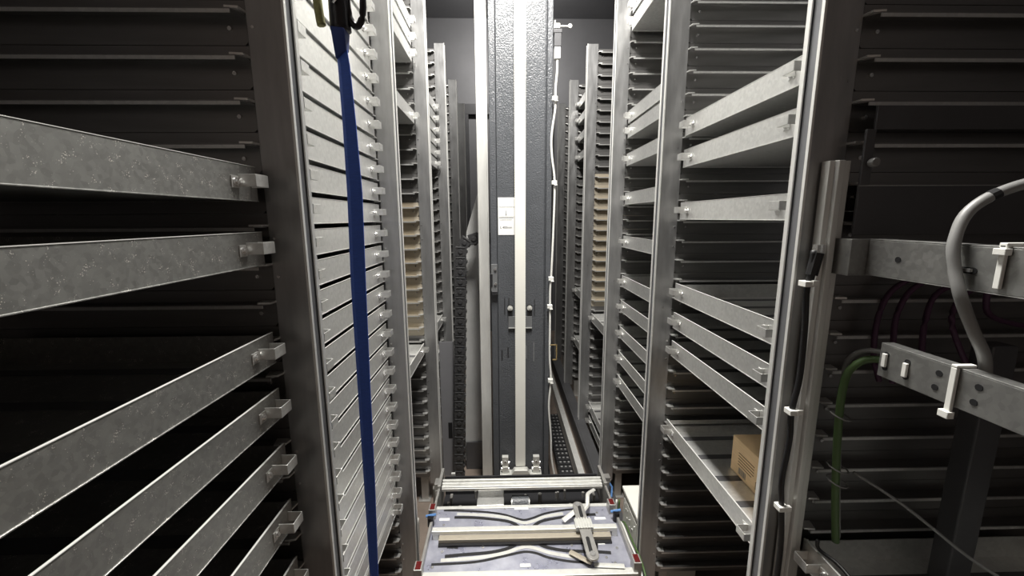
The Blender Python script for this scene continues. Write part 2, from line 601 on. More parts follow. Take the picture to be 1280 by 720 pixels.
for x in (-0.070, 0.056):
    b = MB()
    b.box(x - 0.016, x + 0.016, 0.003, 0.010, 1.215, 1.305, 1)
    b.cyl((x, 0.004, 1.285), 'y', 0.017, -0.008, 12)
    b.cyl((x, -0.002, 1.285), 'y', 0.008, -0.008, 6)
    b.build('clamp_bolt', [CAST, BLACK], mast)
b = MB()
b.box(-0.082, 0.072, 0.001, 0.0098, 1.155, 1.230)
b.box(-0.082, 0.072, -0.004, 0.0098, 1.150, 1.156, 1)
b.build('plate', [MAST_LT, CAST], mast, bevel=0.001)
b = MB()
b.box(-0.190, -0.150, 0.004, 0.027, 1.395, 1.57)
b.box(-0.185, -0.150, -0.002, 0.020, 1.375, 1.396, 1)
b.box(-0.196, -0.180, 0.000, 0.027, 1.43, 1.51, 1)
for z in (1.54, 1.445):
    b.cyl((-0.163, 0.004, z), 'y', 0.009, -0.008, 10, 2)
b.build('side_bracket', [MAST_LT, MAST_DK, BOLT], mast, bevel=0.001)
# printed label on the mast
lab = MB().box(-0.142, -0.026, 0.0075, 0.0097, 1.755, 1.985).build('label', PAPER, mast)


def text_mesh(body, size, loc, m, parent, name='lettering'):
    cu = bpy.data.curves.new(name, 'FONT')
    cu.body = body
    cu.size = size
    cu.extrude = 0.0002
    cu.resolution_u = 2
    t = bpy.data.objects.new(name, cu)
    col.objects.link(t)
    me = bpy.data.meshes.new_from_object(t.evaluated_get(bpy.context.evaluated_depsgraph_get()))
    bpy.data.objects.remove(t)
    me.materials.clear()
    me.materials.append(m)
    o = bpy.data.objects.new(name, me)
    o.rotation_euler = (PI / 2, 0, 0)
    o.location = loc
    o.parent = parent
    col.objects.link(o)
    return o


text_mesh('L 400mm', 0.020, (-0.130, 0.0070, 1.795), SLOT, lab)
b = MB()
random.seed(3)
for z, xa, xb, hh in ((1.925, -0.136, -0.030, 0.0035), (1.866, -0.138, -0.030, 0.002), (1.859, -0.136, -0.045, 0.0035), (1.847, -0.132, -0.055, 0.003)):
    x = xa
    while x < xb:
        wd = random.uniform(0.003, 0.010)
        b.box(x, min(x + wd, xb), 0.0068, 0.0074, z, z + hh)
        x += wd + 0.0016
b.box(-0.0935, -0.0905, 0.0068, 0.0074, 1.876, 1.905)
b.prism([(-0.0965, 1.884), (-0.0875, 1.884), (-0.092, 1.872)], 'y', 0.0068, 0.0074)
b.build('print', INKG, lab)

belt = MB()
belt.box(0.077, 0.141, 2.520, 2.526, 0.19, CEIL - 0.004)
for k in range(300):
    z = 0.20 + k * 0.015
    if z < CEIL - 0.02:
        belt.box(0.075, 0.143, 2.526, 2.530, z, z + 0.008)
tag(belt.build('toothed_belt', BELT), 'broad white toothed belt running up the front of the dark mast', 'belt')

clamp = empty('belt_clamp', (0.110, 2.50, 0.14), 'bright metal clamp with two upright lugs holding the lower belt end', 'clamp')
b = MB()
b.box(-0.140, -0.060, -0.02, 0.04, 0.0, 0.012)
b.box(0.060, 0.140, -0.02, 0.04, 0.0, 0.012)
b.box(-0.075, 0.075, -0.01, 0.04, 0.0, 0.010)
b.build('base_plate', CAST, clamp, bevel=0.001)
b = MB()
b.prism([(-0.062, 0.018), (-0.045, 0.045), (0.045, 0.045), (0.062, 0.018), (0.062, 0.006), (-0.062, 0.006)], 'y', -0.022, 0.022)
b.box(-0.045, 0.045, -0.028, -0.020, -0.012, 0.004)
b.build('clamp_block', CAST, clamp, bevel=0.003)
for x in (-0.105, 0.105):
    b = MB()
    b.box(x - 0.021, x + 0.021, 0.0, 0.03, 0.012, 0.130)
    b.box(x - 0.020, x + 0.020, -0.006, 0.0, 0.012, 0.06)
    for z in (0.04, 0.085):
        b.cyl((x - 0.028, 0.01, z), 'x', 0.010, 0.056, 10, 1)
    b.cyl((x, 0.0, 0.10), 'y', 0.007, -0.005, 8, 1)
    b.build('lug', [CAST, BOLT], clamp, bevel=0.001)
for x in (-0.125, -0.045, 0.045, 0.125):
    MB().cyl((x, -0.018, -0.012), 'y', 0.010, -0.012, 10).build('bolt', BOLT, clamp)

b = MB()
b.box(-0.148, -0.084, 2.515, 2.545, 0.05, CEIL - 0.004)
b.box(-0.148, -0.142, 2.505, 2.515, 0.05, CEIL - 0.004)
b.box(-0.090, -0.084, 2.505, 2.515, 0.05, CEIL - 0.004)
tag(b.build('guide_strip', ALU, bevel=0.001), 'pale aluminium guide profile standing upright left of the dark mast', 'profile')
sp = MB()
sp.prism([(-0.293, 0.06), (-0.247, 1.767), (-0.150, 2.075), (-0.10, 2.16), (-0.10, 0.06)], 'y', 2.80, 2.806)
tag(sp.build('cover_sheet', SHEET), 'tall light grey sheet with slanted top behind the black drag chain', 'sheet')
tag(MB().box(-0.285, -0.10, 2.780, 2.795, 0.0, 0.22).build('floor_plate', DARKPL, bevel=0.002), 'dark plate at the foot of the light grey sheet', 'plate')

# vertical drag chain with arch
chain = empty('drag_chain', (-0.33, 2.66, 0), 'black vertical drag chain arching over in front of the grey sheet', 'cable chain')


def link_mesh():
    b = MB()
    b.prism([(-0.036, 0.0), (0.030, 0.0), (0.036, 0.012), (0.036, 0.046), (0.030, 0.062), (-0.036, 0.062)], 'y', -0.022, 0.022)
    b.box(0.030, 0.043, -0.018, 0.018, 0.020, 0.040)
    b.cyl((0.0, -0.022, 0.031), 'y', 0.016, -0.005, 8)
    b.box(-0.028, 0.028, -0.025, -0.021, 0.052, 0.060)
    o = b.build('chain_link', CHAINM, bevel=0.0015)
    col.objects.unlink(o)
    return o


LK = link_mesh()
pts = []
for k in range(25):
    z = 0.02 + k * 0.0665
    pts.append((0.035 * z / 1.0 - 0.018, z, 0.035))
x, z = pts[-1][0], pts[-1][1]
a = 0.0
for k in range(2):
    a += PI / 5
    x += 0.060 * math.sin(a - PI / 10)
    z += 0.066 * math.cos(a - PI / 10)
    pts.append((x - 0.01, z, a))
for k in range(2):
    pts.append((x + 0.040 + k * 0.066, z + 0.015, PI / 2))
for px_, pz_, an in pts:
    o = LK.copy()
    col.objects.link(o)
    o.parent = chain
    o.location = (px_ + 0.018, 0, pz_)
    o.rotation_euler = (0, an, 0)

# limit switch and its white cable on the mast's right edge
sw = empty('limit_switch', (0.326, 2.54, 2.80), 'small grey limit switch with roller arm high on the right edge of the mast', 'switch')
b = MB()
b.box(-0.020, 0.020, -0.02, 0.02, 0.03, 0.115)
b.box(-0.024, 0.024, -0.022, 0.022, 0.100, 0.120)
b.build('housing', DARKPL, sw, bevel=0.002)
b = MB()
b.box(-0.022, 0.012, -0.02, 0.02, 0.125, 0.150)
b.box(0.01, 0.075, -0.01, -0.003, 0.136, 0.143)
b.cyl((0.070, -0.014, 0.139), 'y', 0.012, 0.014, 12)
b.box(-0.02, -0.012, -0.01, 0.0, 0.150, 0.170)
b.build('roller_arm', CAST, sw, bevel=0.001)
MB().box(-0.018, 0.018, -0.018, 0.018, -0.035, 0.03).build('gland', WHITEP, sw, bevel=0.004)
cab = smooth_path([(0.326, 2.535, 2.77), (0.326, 2.535, 2.70), (0.318, 2.535, 2.60), (0.318, 2.535, 2.50), (0.298, 2.535, 2.34), (0.302, 2.535, 2.22),
                   (0.320, 2.535, 2.07), (0.316, 2.535, 1.80), (0.306, 2.535, 1.50), (0.300, 2.535, 1.40), (0.301, 2.535, 1.20), (0.302, 2.535, 0.95),
                   (0.312, 2.535, 0.80), (0.300, 2.535, 0.62), (0.316, 2.535, 0.40), (0.322, 2.535, 0.24), (0.345, 2.535, 0.10)], 5)
wc = tag(MB().tube(cab, 0.0068, 8).build('switch_cable', WHITEP, smooth=True), 'white cable running down the right edge of the mast from the limit switch', 'cable')
for x, z in ((0.318, 2.55), (0.321, 2.07), (0.308, 1.48), (0.302, 1.30), (0.312, 0.80)):
    b = MB()
    b.box(x - 0.020, x + 0.012, 2.520, 2.548, z - 0.012, z + 0.012)
    b.box(x - 0.006, x + 0.014, 2.516, 2.552, z - 0.018, z - 0.012)
    b.build('cable_clip', WHITEP, wc, bevel=0.002)
b = MB()
b.box(0.300, 0.345, 2.515, 2.520, 1.045, 1.052)
b.box(0.340, 0.347, 2.515, 2.520, 0.95, 1.052)
b.box(0.318, 0.345, 2.515, 2.520, 0.945, 0.952)
tag(b.build('yellow_bracket', YELLOW, bevel=0.0008), 'small brass-coloured angle bracket on the right edge of the mast', 'bracket')

# ------------------------------------------------------------------ floor rail, floor drag chain, beam
b = MB()
b.box(0.512, 0.524, 1.35, 5.9, 0.0, 0.105)
b.box(0.512, 0.556, 1.35, 5.9, 0.105, 0.112)
b.box(0.546, 0.556, 1.35, 5.9, 0.06, 0.105)
tag(b.build('floor_rail', ALU, bevel=0.001), 'pale metal floor rail running away beside the black floor drag chain', 'rail')
b = MB()
b.box(0.615, 0.69, 1.35, 5.9, 0.0, 0.15)
b.box(0.60, 0.615, 1.35, 5.9, 0.13, 0.15)
b.box(0.600, 0.606, 1.35, 5.9, 0.0, 0.13)
tag(b.build('floor_beam', DARKPL, bevel=0.002), 'long dark steel beam on the floor below the right racks', 'beam')
fchain = empty('floor_drag_chain', (0.445, 2.45, 0), 'black perforated drag chain lying on the floor right of the mast', 'cable chain')
b = MB()
b.box(-0.055, 0.045, -0.024, 0.024, 0.02, 0.075)
for x in (-0.03, 0.0, 0.03):
    b.box(x - 0.008, x + 0.008, -0.008, 0.010, 0.075, 0.079, 1)
b.box(-0.058, -0.054, -0.026, 0.026, 0.015, 0.08)
b.box(0.044, 0.048, -0.026, 0.026, 0.015, 0.08)
fl = b.build('chain_link', [BLACK, CONDUIT], fchain, bevel=0.001)
for k in range(1, 19):
    o = fl.copy()
    col.objects.link(o)
    o.location = (0, k * 0.056, 0)
fchain.children[0].location = (0, 0, 0)

# ------------------------------------------------------------------ carriage (tray extractor)
car = empty('extractor_carriage', (0.10, 1.47, 0.40), 'low extractor carriage with bluish steel bed in front of the mast', 'carriage')
X0, X1 = -0.447, 0.440
b = MB()
b.box(X0, X1, 0.0, 0.385, -0.012, 0.0)
bed = b.build('bed_plate', BED, car, bevel=0.001)


def loc(p):
    return (p[0] - 0.10, p[1] - 1.47, 0.0)


def ribbon(pts, wd, name, m):
    P = smooth_path([loc(p) for p in pts], 5)
    b = MB()
    vs, fs = [], []
    for i, p in enumerate(P):
        t = (P[min(i + 1, len(P) - 1)] - P[max(i - 1, 0)]).normalized()
        n = Vector((-t.y, t.x, 0))
        for sgn, z in ((1, 0.0012), (-1, 0.0012), (-1, -0.004), (1, -0.004)):
            q = p + n * (wd * sgn)
            vs.append((q.x, q.y, z))
    for i in range(len(P) - 1):
        for k in range(4):
            fs.append((i * 4 + k, i * 4 + (k + 1) % 4, i * 4 + 4 + (k + 1) % 4, i * 4 + 4 + k))
    n = len(P) - 1
    fs += [(0, 1, 2, 3), (n * 4 + 3, n * 4 + 2, n * 4 + 1, n * 4)]
    b.add(vs, fs)
    return b.build(name, m, bed)


mx_ = lambda pts: [(0.202 - p[0], p[1]) for p in pts]
s1 = [(-0.309, 1.843), (-0.138, 1.830), (-0.018, 1.808), (0.06, 1.775), (0.097, 1.765), (0.14, 1.778), (0.20, 1.805), (0.287, 1.825), (0.352, 1.832)]
s2 = [(-0.250, 1.792), (-0.16, 1.788), (-0.084, 1.778), (0.014, 1.757), (0.062, 1.725), (0.080, 1.69)]
s3 = [(-0.265, 1.556), (-0.201, 1.563), (-0.063, 1.574), (0.027, 1.600), (0.075, 1.640), (0.086, 1.665)]
s4 = [(-0.317, 1.516), (-0.133, 1.524), (-0.017, 1.549), (0.06, 1.568), (0.097, 1.572), (0.14, 1.562), (0.19, 1.538), (0.277, 1.516), (0.348, 1.509)]
ribbon(s1, 0.0062, 'slot', SLOT)
ribbon(s2, 0.0085, 'slot', SLOT)
ribbon(mx_(s2), 0.0085, 'slot', SLOT)
ribbon(s3, 0.0085, 'slot', SLOT)
ribbon(mx_(s3), 0.0085, 'slot', SLOT)
ribbon(s4, 0.0062, 'slot', SLOT)
ribbon([(-0.262, 1.606), (-0.212, 1.603)], 0.0050, 'slot', SLOT)
ribbon([(0.375, 1.735), (0.395, 1.750)], 0.0060, 'slot', SLOT)
# pale guide strips between the slots
for pts in ([(-0.30, 1.815), (-0.13, 1.803), (-0.01, 1.782), (0.06, 1.748), (0.097, 1.738)],):
    pass
SILV = CAST
def strip2(a, wd=0.009):
    o = ribbon(a, wd, 'guide', SILV)
    return o
strip2([(-0.28, 1.536), (-0.12, 1.546), (-0.01, 1.566), (0.06, 1.592), (0.097, 1.600), (0.14, 1.588), (0.20, 1.562), (0.30, 1.538)])
strip2([(-0.24, 1.815), (-0.10, 1.803), (0.0, 1.785), (0.06, 1.757), (0.097, 1.745), (0.14, 1.757), (0.20, 1.785), (0.29, 1.803)])
random.seed(5)
for x, y in ((-0.33, 1.70), (-0.295, 1.74), (-0.05, 1.70), (-0.02, 1.635), (0.03, 1.635), (0.16, 1.63), (0.21, 1.635), (0.22, 1.72), (-0.28, 1.58), (0.33, 1.55),
             (0.46, 1.80), (0.49, 1.70), (0.50, 1.58), (0.44, 1.53), (0.30, 1.60), (-0.31, 1.50), (0.0, 1.845), (0.18, 1.845), (0.47, 1.50), (-0.10, 1.60)):
    p = loc((x, y))
    MB().cyl((p[0], p[1], 0), 'z', 0.0065, 0.004, 8).build('bolt', BOLT, bed)
for x, y, wd in ((-0.297, 1.777, 0.05), (-0.248, 1.621, 0.05), (0.083, 1.842, 0.07), (0.467, 1.762, 0.054), (0.427, 1.609, 0.05), (0.085, 1.499, 0.045)):
    p = loc((x, y))
    MB().box(p[0] - wd / 2, p[0] + wd / 2, p[1] - 0.008, p[1] + 0.008, 0.0, 0.003).build('label', PAPER, bed)
# knobs
for x, y in ((0.405, 1.595), (0.40, 1.575), (0.40, 1.735)):
    p = loc((x, y))
    b = MB()
    b.cyl((p[0], p[1], 0), 'z', 0.013, 0.012, 10)
    b.cyl((p[0], p[1], 0.012), 'z', 0.007, 0.008, 6)
    b.build('knob', HOOKM, bed)
# front and rear edges
b = MB()
b.box(X0 - 0.01, X1 + 0.01, -0.032, 0.0, -0.03, 0.010)
b.build('front_bar', CAST, car, bevel=0.002)
MB().box(X0, X1, 0.375, 0.395, -0.03, 0.006).build('rear_edge', CAST, car, bevel=0.001)
# cross bar with tan strip under it
b = MB()
b.box(X0 + 0.010, X1 - 0.02, 0.180, 0.208, 0.026, 0.044)
cb = b.build('cross_bar', CAST, car, bevel=0.002)
MB().box(X0 + 0.045, X1 - 0.055, 0.150, 0.180, 0.002, 0.026).build('tan_strip', TAN, car, bevel=0.001)
MB().box(X0 + 0.045, X1 - 0.055, 0.136, 0.150, 0.0005, 0.010).build('bar_shadow', BLACK, car)  # black strip painted in as the shadow in front of the tan strip
for x in (X0 + 0.015, X1 - 0.045):
    MB().box(x, x + 0.025, 0.180, 0.208, 0.0, 0.026).build('bar_support', CAST, car, bevel=0.001)
# rear profile bar
b = MB()
yb0 = 1.990 - 1.47
b.box(X0 + 0.005, X1 - 0.005, yb0, yb0 + 0.056, 0.006, 0.022)
for k, (y, z) in enumerate(((0.0, 0.024), (0.021, 0.030), (0.042, 0.034))):
    b.box(X0 + 0.005, X1 - 0.005, yb0 + y, yb0 + y + 0.014, 0.02, z)
b.box(X0 + 0.005, X1 - 0.005, yb0 - 0.004, yb0 + 0.004, 0.000, 0.016)
b.build('rear_bar', ALU, car, bevel=0.002)
# recess behind the bed: pan, shiny box, motor
b = MB()
b.box(X0, X1, 0.395, 0.68, -0.14, -0.13)
b.box(X0, X1, 0.668, 0.68, -0.13, -0.02)
b.build('recess_pan', MAST_DK, car)
MB().box(-0.250, -0.105, 0.46, 0.60, -0.128, -0.045).build('drive_cover', GALV, car, bevel=0.003)
b = MB()
b.cyl((-0.06, 0.52, -0.085), 'x', 0.042, 0.09, 20)
b.cyl((-0.065, 0.52, -0.085), 'x', 0.030, 0.10, 20, 1)
b.box(-0.055, 0.025, 0.50, 0.54, -0.13, -0.08)
b.build('motor', [MAST, CAST], car, smooth=False)
b = MB()
for k in range(22):
    x = random.uniform(X0 + 0.03, X1 - 0.03)
    y = random.uniform(0.42, 0.64)
    b.cyl((x, y, -0.13), 'z', random.uniform(0.006, 0.012), random.uniform(0.01, 0.06), 7)
b.build('fitting', LEGM, car)
tag(car.children[-1], None, None, None, 'stuff')
# side plates
for x, sg in ((X0 - 0.012, -1), (X1, 1)):
    b = MB()
    b.box(x, x + 0.012, -0.02, 0.66, -0.10, 0.030)
    b.box(x - 0.002, x + 0.014, 0.50, 0.66, 0.030, 0.046)
    b.build('side_plate', LEGM, car, bevel=0.002)
for x, y in ((-0.475, 0.335), (-0.475, -0.010), (0.418, 0.345), (0.432, 0.0)):
    b = MB()
    b.box(x, x + 0.034, y - 0.024, y + 0.024, -0.02, 0.052)
    s_ = b.build('sensor', LEGM, car, bevel=0.002)
    MB().box(x + 0.006, x + 0.028, y - 0.020, y + 0.020, 0.052, 0.0535).build('red_lens', RED, s_)
for x, y in ((-0.470, 0.285), (0.430, 0.29)):
    b = MB()
    b.tube([(x + 0.012, y - 0.012, 0.0), (x + 0.012, y - 0.012, 0.045)], 0.016, 10, 0)
    b.tube([(x - 0.012, y, 0.040), (x + 0.036, y, 0.048)], 0.006, 6, 1)
    b.build('cable_plug', [HOOKM, SENSB], car)
# swing arm on the right
arm = empty('x', (0, 0, 0), None, None)
bpy.data.objects.remove(arm)
b = MB()
ax0, ay0, ax1, ay1 = 0.263, 0.335, 0.272, -0.005
n = 10
outline = []
for k in range(n + 1):
    an = k * PI / n
    outline.append((0.262 + 0.026 * math.cos(an), 0.320 + 0.026 * math.sin(an)))
for k in range(n + 1):
    an = PI + k * PI / n
    outline.append((0.270 + 0.026 * math.cos(an), 0.020 + 0.026 * math.sin(an)))
b.prism(outline, 'z', 0.046, 0.056)
am = b.build('swing_arm', LEGM, car, bevel=0.001)
for y0, y1 in ((0.245, 0.315), (0.035, 0.110)):
    b = MB()
    o_ = []
    for k in range(9):
        an = k * PI / 8
        o_.append((0.266 + 0.008 * math.cos(an), y1 + 0.008 * math.sin(an)))
    for k in range(9):
        an = PI + k * PI / 8
        o_.append((0.266 + 0.008 * math.cos(an), y0 + 0.008 * math.sin(an)))
    b.prism(o_, 'z', 0.050, 0.0572)
    b.build('slot', SLOT, am)
MB().cyl((0.262, 0.322, 0.056), 'z', 0.015, 0.006, 12).build('pivot', BOLT, am)
MB().cyl((0.270, 0.022, 0.056), 'z', 0.013, 0.006, 12).build('pivot', BOLT, am)
b = MB()
b.box(0.225, 0.305, 0.165, 0.222, 0.0445, 0.062)
for k in range(6):
    b.box(0.230 + k * 0.0125, 0.237 + k * 0.0125, 0.162, 0.225, 0.062, 0.066)
b.build('clamp_block', CAST, car, bevel=0.001)
b = MB()
hk = smooth_path([(0.285, 0.300, 0.040), (0.310, 0.330, 0.045), (0.320, 0.370, 0.055), (0.330, 0.400, 0.06), (0.368, 0.430, 0.06)], 4)
b.tube(hk, 0.010, 6, flat=0.004)
b.build('catch_lever', CAST, am)
b = MB()
b.tube([(0.245, 0.300, 0.040), (0.180, 0.262, 0.020)], 0.014, 6, flat=0.005)
b.build('catch_lever', CAST, am)
b = MB()
b.tube([(0.185, 0.085, 0.012), (0.265, 0.015, 0.020)], 0.013, 6, flat=0.005)
b.build('catch_lever', TAN, am)
b = MB()
b.tube([(0.275, 0.010, 0.016), (0.400, 0.000, 0.016)], 0.012, 6, flat=0.005)
b.build('catch_lever', CAST, am)
# wheels carry it on the floor
for x in (X0 + 0.03, X1 - 0.05):
    for y in (0.06, 0.60):
        b = MB()
        b.cyl((x, y, -0.35), 'x', 0.05, 0.03, 20)
        b.box(x + 0.008, x + 0.022, y - 0.02, y + 0.02, -0.36, -0.09, 1)
        b.build('wheel', [BLACK, LEGM], car)

# little buffers behind the rear bar
b = MB()
b.box(-0.318, -0.295, 2.20, 2.215, 0.0, 0.36)
b.box(-0.330, -0.285, 2.19, 2.23, 0.0, 0.02)
tag(b.build('buffer_post', ALU, bevel=0.001), 'short pale upright plate behind the left end of the carriage', 'plate')
b = MB()
b.box(0.520, 0.550, 2.28, 2.30, 0.1125, 0.26)
b.box(0.513, 0.556, 2.27, 2.31, 0.1125, 0.125)
tag(b.build('stop_block', ALU, bevel=0.001), 'short pale stop plate on the floor rail at the right end of the carriage', 'plate')
b = MB()
b.cyl((0.64, 2.30, 0.152), 'z', 0.030, 0.08, 12)
b.box(0.62, 0.66, 2.275, 2.32, 0.232, 0.26)
b.tube([(0.64, 2.29, 0.25), (0.67, 2.27, 0.20), (0.66, 2.24, 0.155)], 0.006, 6, 1)
tag(b.build('junction_plug', [LEGM, SENSB]), 'small metal plug with blue wire on the dark floor beam', 'plug')
b = MB()
b.cyl((-0.40, 2.22, 0.0), 'z', 0.035, 0.26, 12)
b.box(-0.42, -0.33, 2.19, 2.25, 0.26, 0.30, 0)
b.cyl((-0.40, 2.18, 0.235), 'y', 0.012, 0.01, 8, 1)
tag(b.build('roller_bracket', [LEGM, RED], bevel=0.002), 'small bracket with red dot behind the left end of the carriage', 'bracket')

# ------------------------------------------------------------------ white cabinet low on the right
cbn = empty('control_cabinet', (0.66, 1.75, 0), 'off-white metal control cabinet standing low on the floor at the right', 'cabinet')
b = MB()
b.box(0.0, 0.30, 0.0, 0.26, 0.02, 0.375)
b.build('body', CABIN, cbn, bevel=0.004)
MB().box(-0.008, 0.31, -0.008, 0.268, 0.3755, 0.395).build('lid', CABIN, cbn, bevel=0.005)
b = MB()
b.box(-0.004, -0.001, 0.03, 0.235, 0.06, 0.345)
b.build('door', CABIN, cbn, bevel=0.002)
for k, (y, z) in enumerate(((0.20, 0.30), (0.17, 0.31), (0.17, 0.27), (0.13, 0.29), (0.13, 0.25), (0.09, 0.27), (0.06, 0.31), (0.20, 0.10), (0.10, 0.18), (0.22, 0.32))):
    MB().cyl((-0.004, y, z), 'x', 0.005, -0.003, 8).build('screw', BOLT, cbn)
MB().box(0.02, 0.28, 0.02, 0.24, 0.0, 0.02).build('plinth', BLACK, cbn)
for k, (dx, m, t) in enumerate(((0.0, GREEN, 'thin green cable running down beside the white cabinet'), (-0.016, WHITEP, 'thin white cable running down beside the white cabinet'))):
    p = smooth_path([(0.635 + dx, 2.00, 0.32), (0.628 + dx, 1.98, 0.20), (0.635 + dx, 1.90, 0.26), (0.63 + dx, 1.75, 0.28), (0.625 + dx, 1.60, 0.30), (0.62 + dx, 1.50, 0.25), (0.62 + dx, 1.45, 0.05)], 5)
    tag(MB().tube(p, 0.005, 6).build('ground_cable', m, smooth=True), t, 'cable')
b = MB()
b.box(-0.66, -0.50, 1.78, 2.12, 0.0, 0.14)
tag(b.build('foam_block', FOAM, bevel=0.006), 'pale speckled foam block on the floor left of the carriage', 'block')

# ------------------------------------------------------------------ blue strap with hook
strap = empty('webbing_strap', (-0.355, 1.0, 0), 'long blue webbing strap hanging in front of the packed left trays', 'strap')
b = MB()
zs = [0.02, 0.5, 0.86, 1.165, 1.44, 1.70, 1.92, 2.08, 2.20, 2.235]
xl = [-0.385, -0.385, -0.385, -0.382, -0.380, -0.378, -0.371, -0.370, -0.371, -0.372]
xr = [-0.360, -0.359, -0.358, -0.349, -0.344, -0.338, -0.332, -0.336, -0.341, -0.345]
vs, fs = [], []
for z, a, c in zip(zs, xl, xr):
    tw = 0.006
    vs += [(a + 0.355, 0.004, z), (a + 0.355 + (c - a) * 0.25, -tw * 0.2, z), (c + 0.355, -tw, z),
           (c + 0.355, -tw + 0.003, z), (a + 0.355 + (c - a) * 0.25, -tw * 0.2 + 0.003, z), (a + 0.355, 0.007, z)]
for i in range(len(zs) - 1):
    for k in range(6):
        fs.append((i * 6 + k, i * 6 + (k + 1) % 6, i * 6 + 6 + (k + 1) % 6, i * 6 + 6 + k))
fs += [(0, 1, 2, 3, 4, 5), tuple(range(len(vs) - 1, len(vs) - 7, -1))]
b.add(vs, fs)
b.build('webbing', BLUE, strap)
b = MB()
b.add([(-0.016, -0.008, 2.215), (0.010, -0.010, 2.232), (0.012, -0.022, 2.272), (-0.018, -0.022, 2.276), (-0.016, 0.010, 2.215), (0.010, 0.008, 2.232), (0.012, 0.016, 2.272), (-0.018, 0.016, 2.276)],
      [(0, 1, 2, 3), (4, 5, 6, 7), (0, 1, 5, 4), (1, 2, 6, 5), (2, 3, 7, 6), (3, 0, 4, 7)])
b.build('sewn_loop', BLUE_DK, strap, bevel=0.002)
hook = empty('snap_hook', (-0.326, 1.0, 2.278), 'dark metal snap hook holding the blue strap at the top', 'hook')
b = MB()
loop = []
for k in range(24):
    an = 2 * PI * k / 24
    loop.append((0.004 + 0.0175 * math.cos(an), 0.0, 0.055 + 0.050 * math.sin(an)))
b.tube(loop, 0.0075, 10, closed=True)
b.build('loop', HOOKM, hook, smooth=True)
b = MB()
b.tube([(-0.031, 0, -0.004), (-0.031, 0, 0.004), (-0.031, 0, 0.018), (-0.031, 0, 0.100), (-0.031, 0, 0.112), (-0.031, 0, 0.118)], 0.0225, 14, flat=0.0225)
b.cyl((-0.030, -0.020, 0.06), 'y', 0.013, -0.006, 12)
b.tube([(-0.034, -0.027, 0.040), (-0.022, -0.027, 0.055), (-0.016, -0.025, 0.075)], 0.003, 6, 1)
b.build('body', [HOOKM, BOLT], hook, smooth=True)
MB().cyl((-0.020, 0, 0.100), 'z', 0.006, CEIL - 2.278 - 0.102, 10).build('hanger', HOOKM, hook, smooth=False)
cordp = smooth_path([(-0.405, 1.0, 2.55), (-0.400, 1.0, 2.42), (-0.405, 1.0, 2.36), (-0.402, 1.0, 2.305), (-0.399, 1.0, 2.285)], 5)
b = MB().tube(cordp, 0.010, 8)
b.tube([(-0.405, 1.0, 2.54), (-0.41, 1.0, 3.0), (-0.41, 1.0, CEIL - 0.005)], 0.006, 8)
tag(b.build('olive_cord', OLIVE, smooth=True), 'frayed olive cord hanging left of the dark snap hook', 'cord')

# ------------------------------------------------------------------ carton on the right tray
ct = empty('cardboard_box', (0.86, 1.165, 0.9190), 'brown cardboard box with printed lines and barcode lying on a right tray', 'box')
b = MB()
b.box(0.0, 0.20, 0.0, 0.222, 0.0, 0.136)
b.build('carton', CARD, ct, bevel=0.002)
MB().box(0.05, 0.20, 0.02, 0.14, 0.1362, 0.137).build('label', PAPER, ct)
b = MB()
for k in range(5):
    b.box(-0.0006, -0.0001, 0.085 + (0.012 if k == 4 else 0), 0.178, 0.088 - k * 0.011, 0.091 - k * 0.011)
y = 0.128
for k in range(9):
    wd = (0.003, 0.0015, 0.004, 0.002, 0.003, 0.0015, 0.002, 0.004, 0.002)[k]
    b.box(-0.0006, -0.0001, y, y + wd, 0.012, 0.036, 1)
    y += wd + 0.0025
b.box(-0.0006, -0.0001, 0.050, 0.052, 0.018, 0.042)
b.box(-0.0006, -0.0001, 0.070, 0.072, 0.018, 0.042)
b.box(-0.0006, -0.0001, 0.050, 0.072, 0.018, 0.020)
b.prism([(0.047, 0.041), (0.061, 0.054), (0.075, 0.041), (0.072, 0.041), (0.061, 0.051), (0.050, 0.041)], 'x', -0.0006, -0.0001)
b.build('print', [INK, INKG], ct)

# ------------------------------------------------------------------ right near bay: channel, cable, brackets, conduits
ch = MB()
xc0, xc1 = 0.668, 0.712
ch.prism([(xc0, 0.864), (xc0, 0.842), (xc0 + 0.010, 0.842), (xc0 + 0.014, 0.834), (xc0 + 0.026, 0.834), (xc0 + 0.030, 0.842), (xc1, 0.842), (xc1, 0.864)], 'z', 0.02, 1.972)
tag(ch.build('cover_channel', ALU, bevel=0.001), 'pale ribbed metal channel standing on the near right post', 'channel')
kp = smooth_path([(0.652, 0.835, 1.79), (0.650, 0.835, 1.74), (0.646, 0.835, 1.70), (0.652, 0.835, 1.62), (0.654, 0.835, 1.51), (0.645, 0.835, 1.43), (0.648, 0.835, 1.36), (0.641, 0.835, 1.26),
                  (0.648, 0.835, 1.19), (0.658, 0.835, 1.08), (0.656, 0.835, 0.9), (0.65, 0.835, 0.5), (0.65, 0.84, 0.02)], 5)
blk = empty('black_cable', (0.65, 0.835, 1.79), 'black cable with plug running down beside the pale channel', 'cable')
MB().tube([tuple(Vector(p) - Vector((0.65, 0.835, 1.79))) for p in kp], 0.0062, 8).build('wire', BLACK, blk, smooth=True)
b = MB()
b.tube([(0.010, 0, -0.005), (0.002, 0, -0.052)], 0.0115, 8)
b.tube([(0.002, 0, -0.052), (-0.003, 0, -0.075)], 0.0075, 8)
b.build('plug', BLACK, blk)
MB().box(0.002, 0.009, -0.008, 0.006, -0.006, 0.012).build('pin', BOLT, blk)
MB().box(0.013, 0.020, -0.008, 0.006, -0.006, 0.012).build('pin', BOLT, blk)
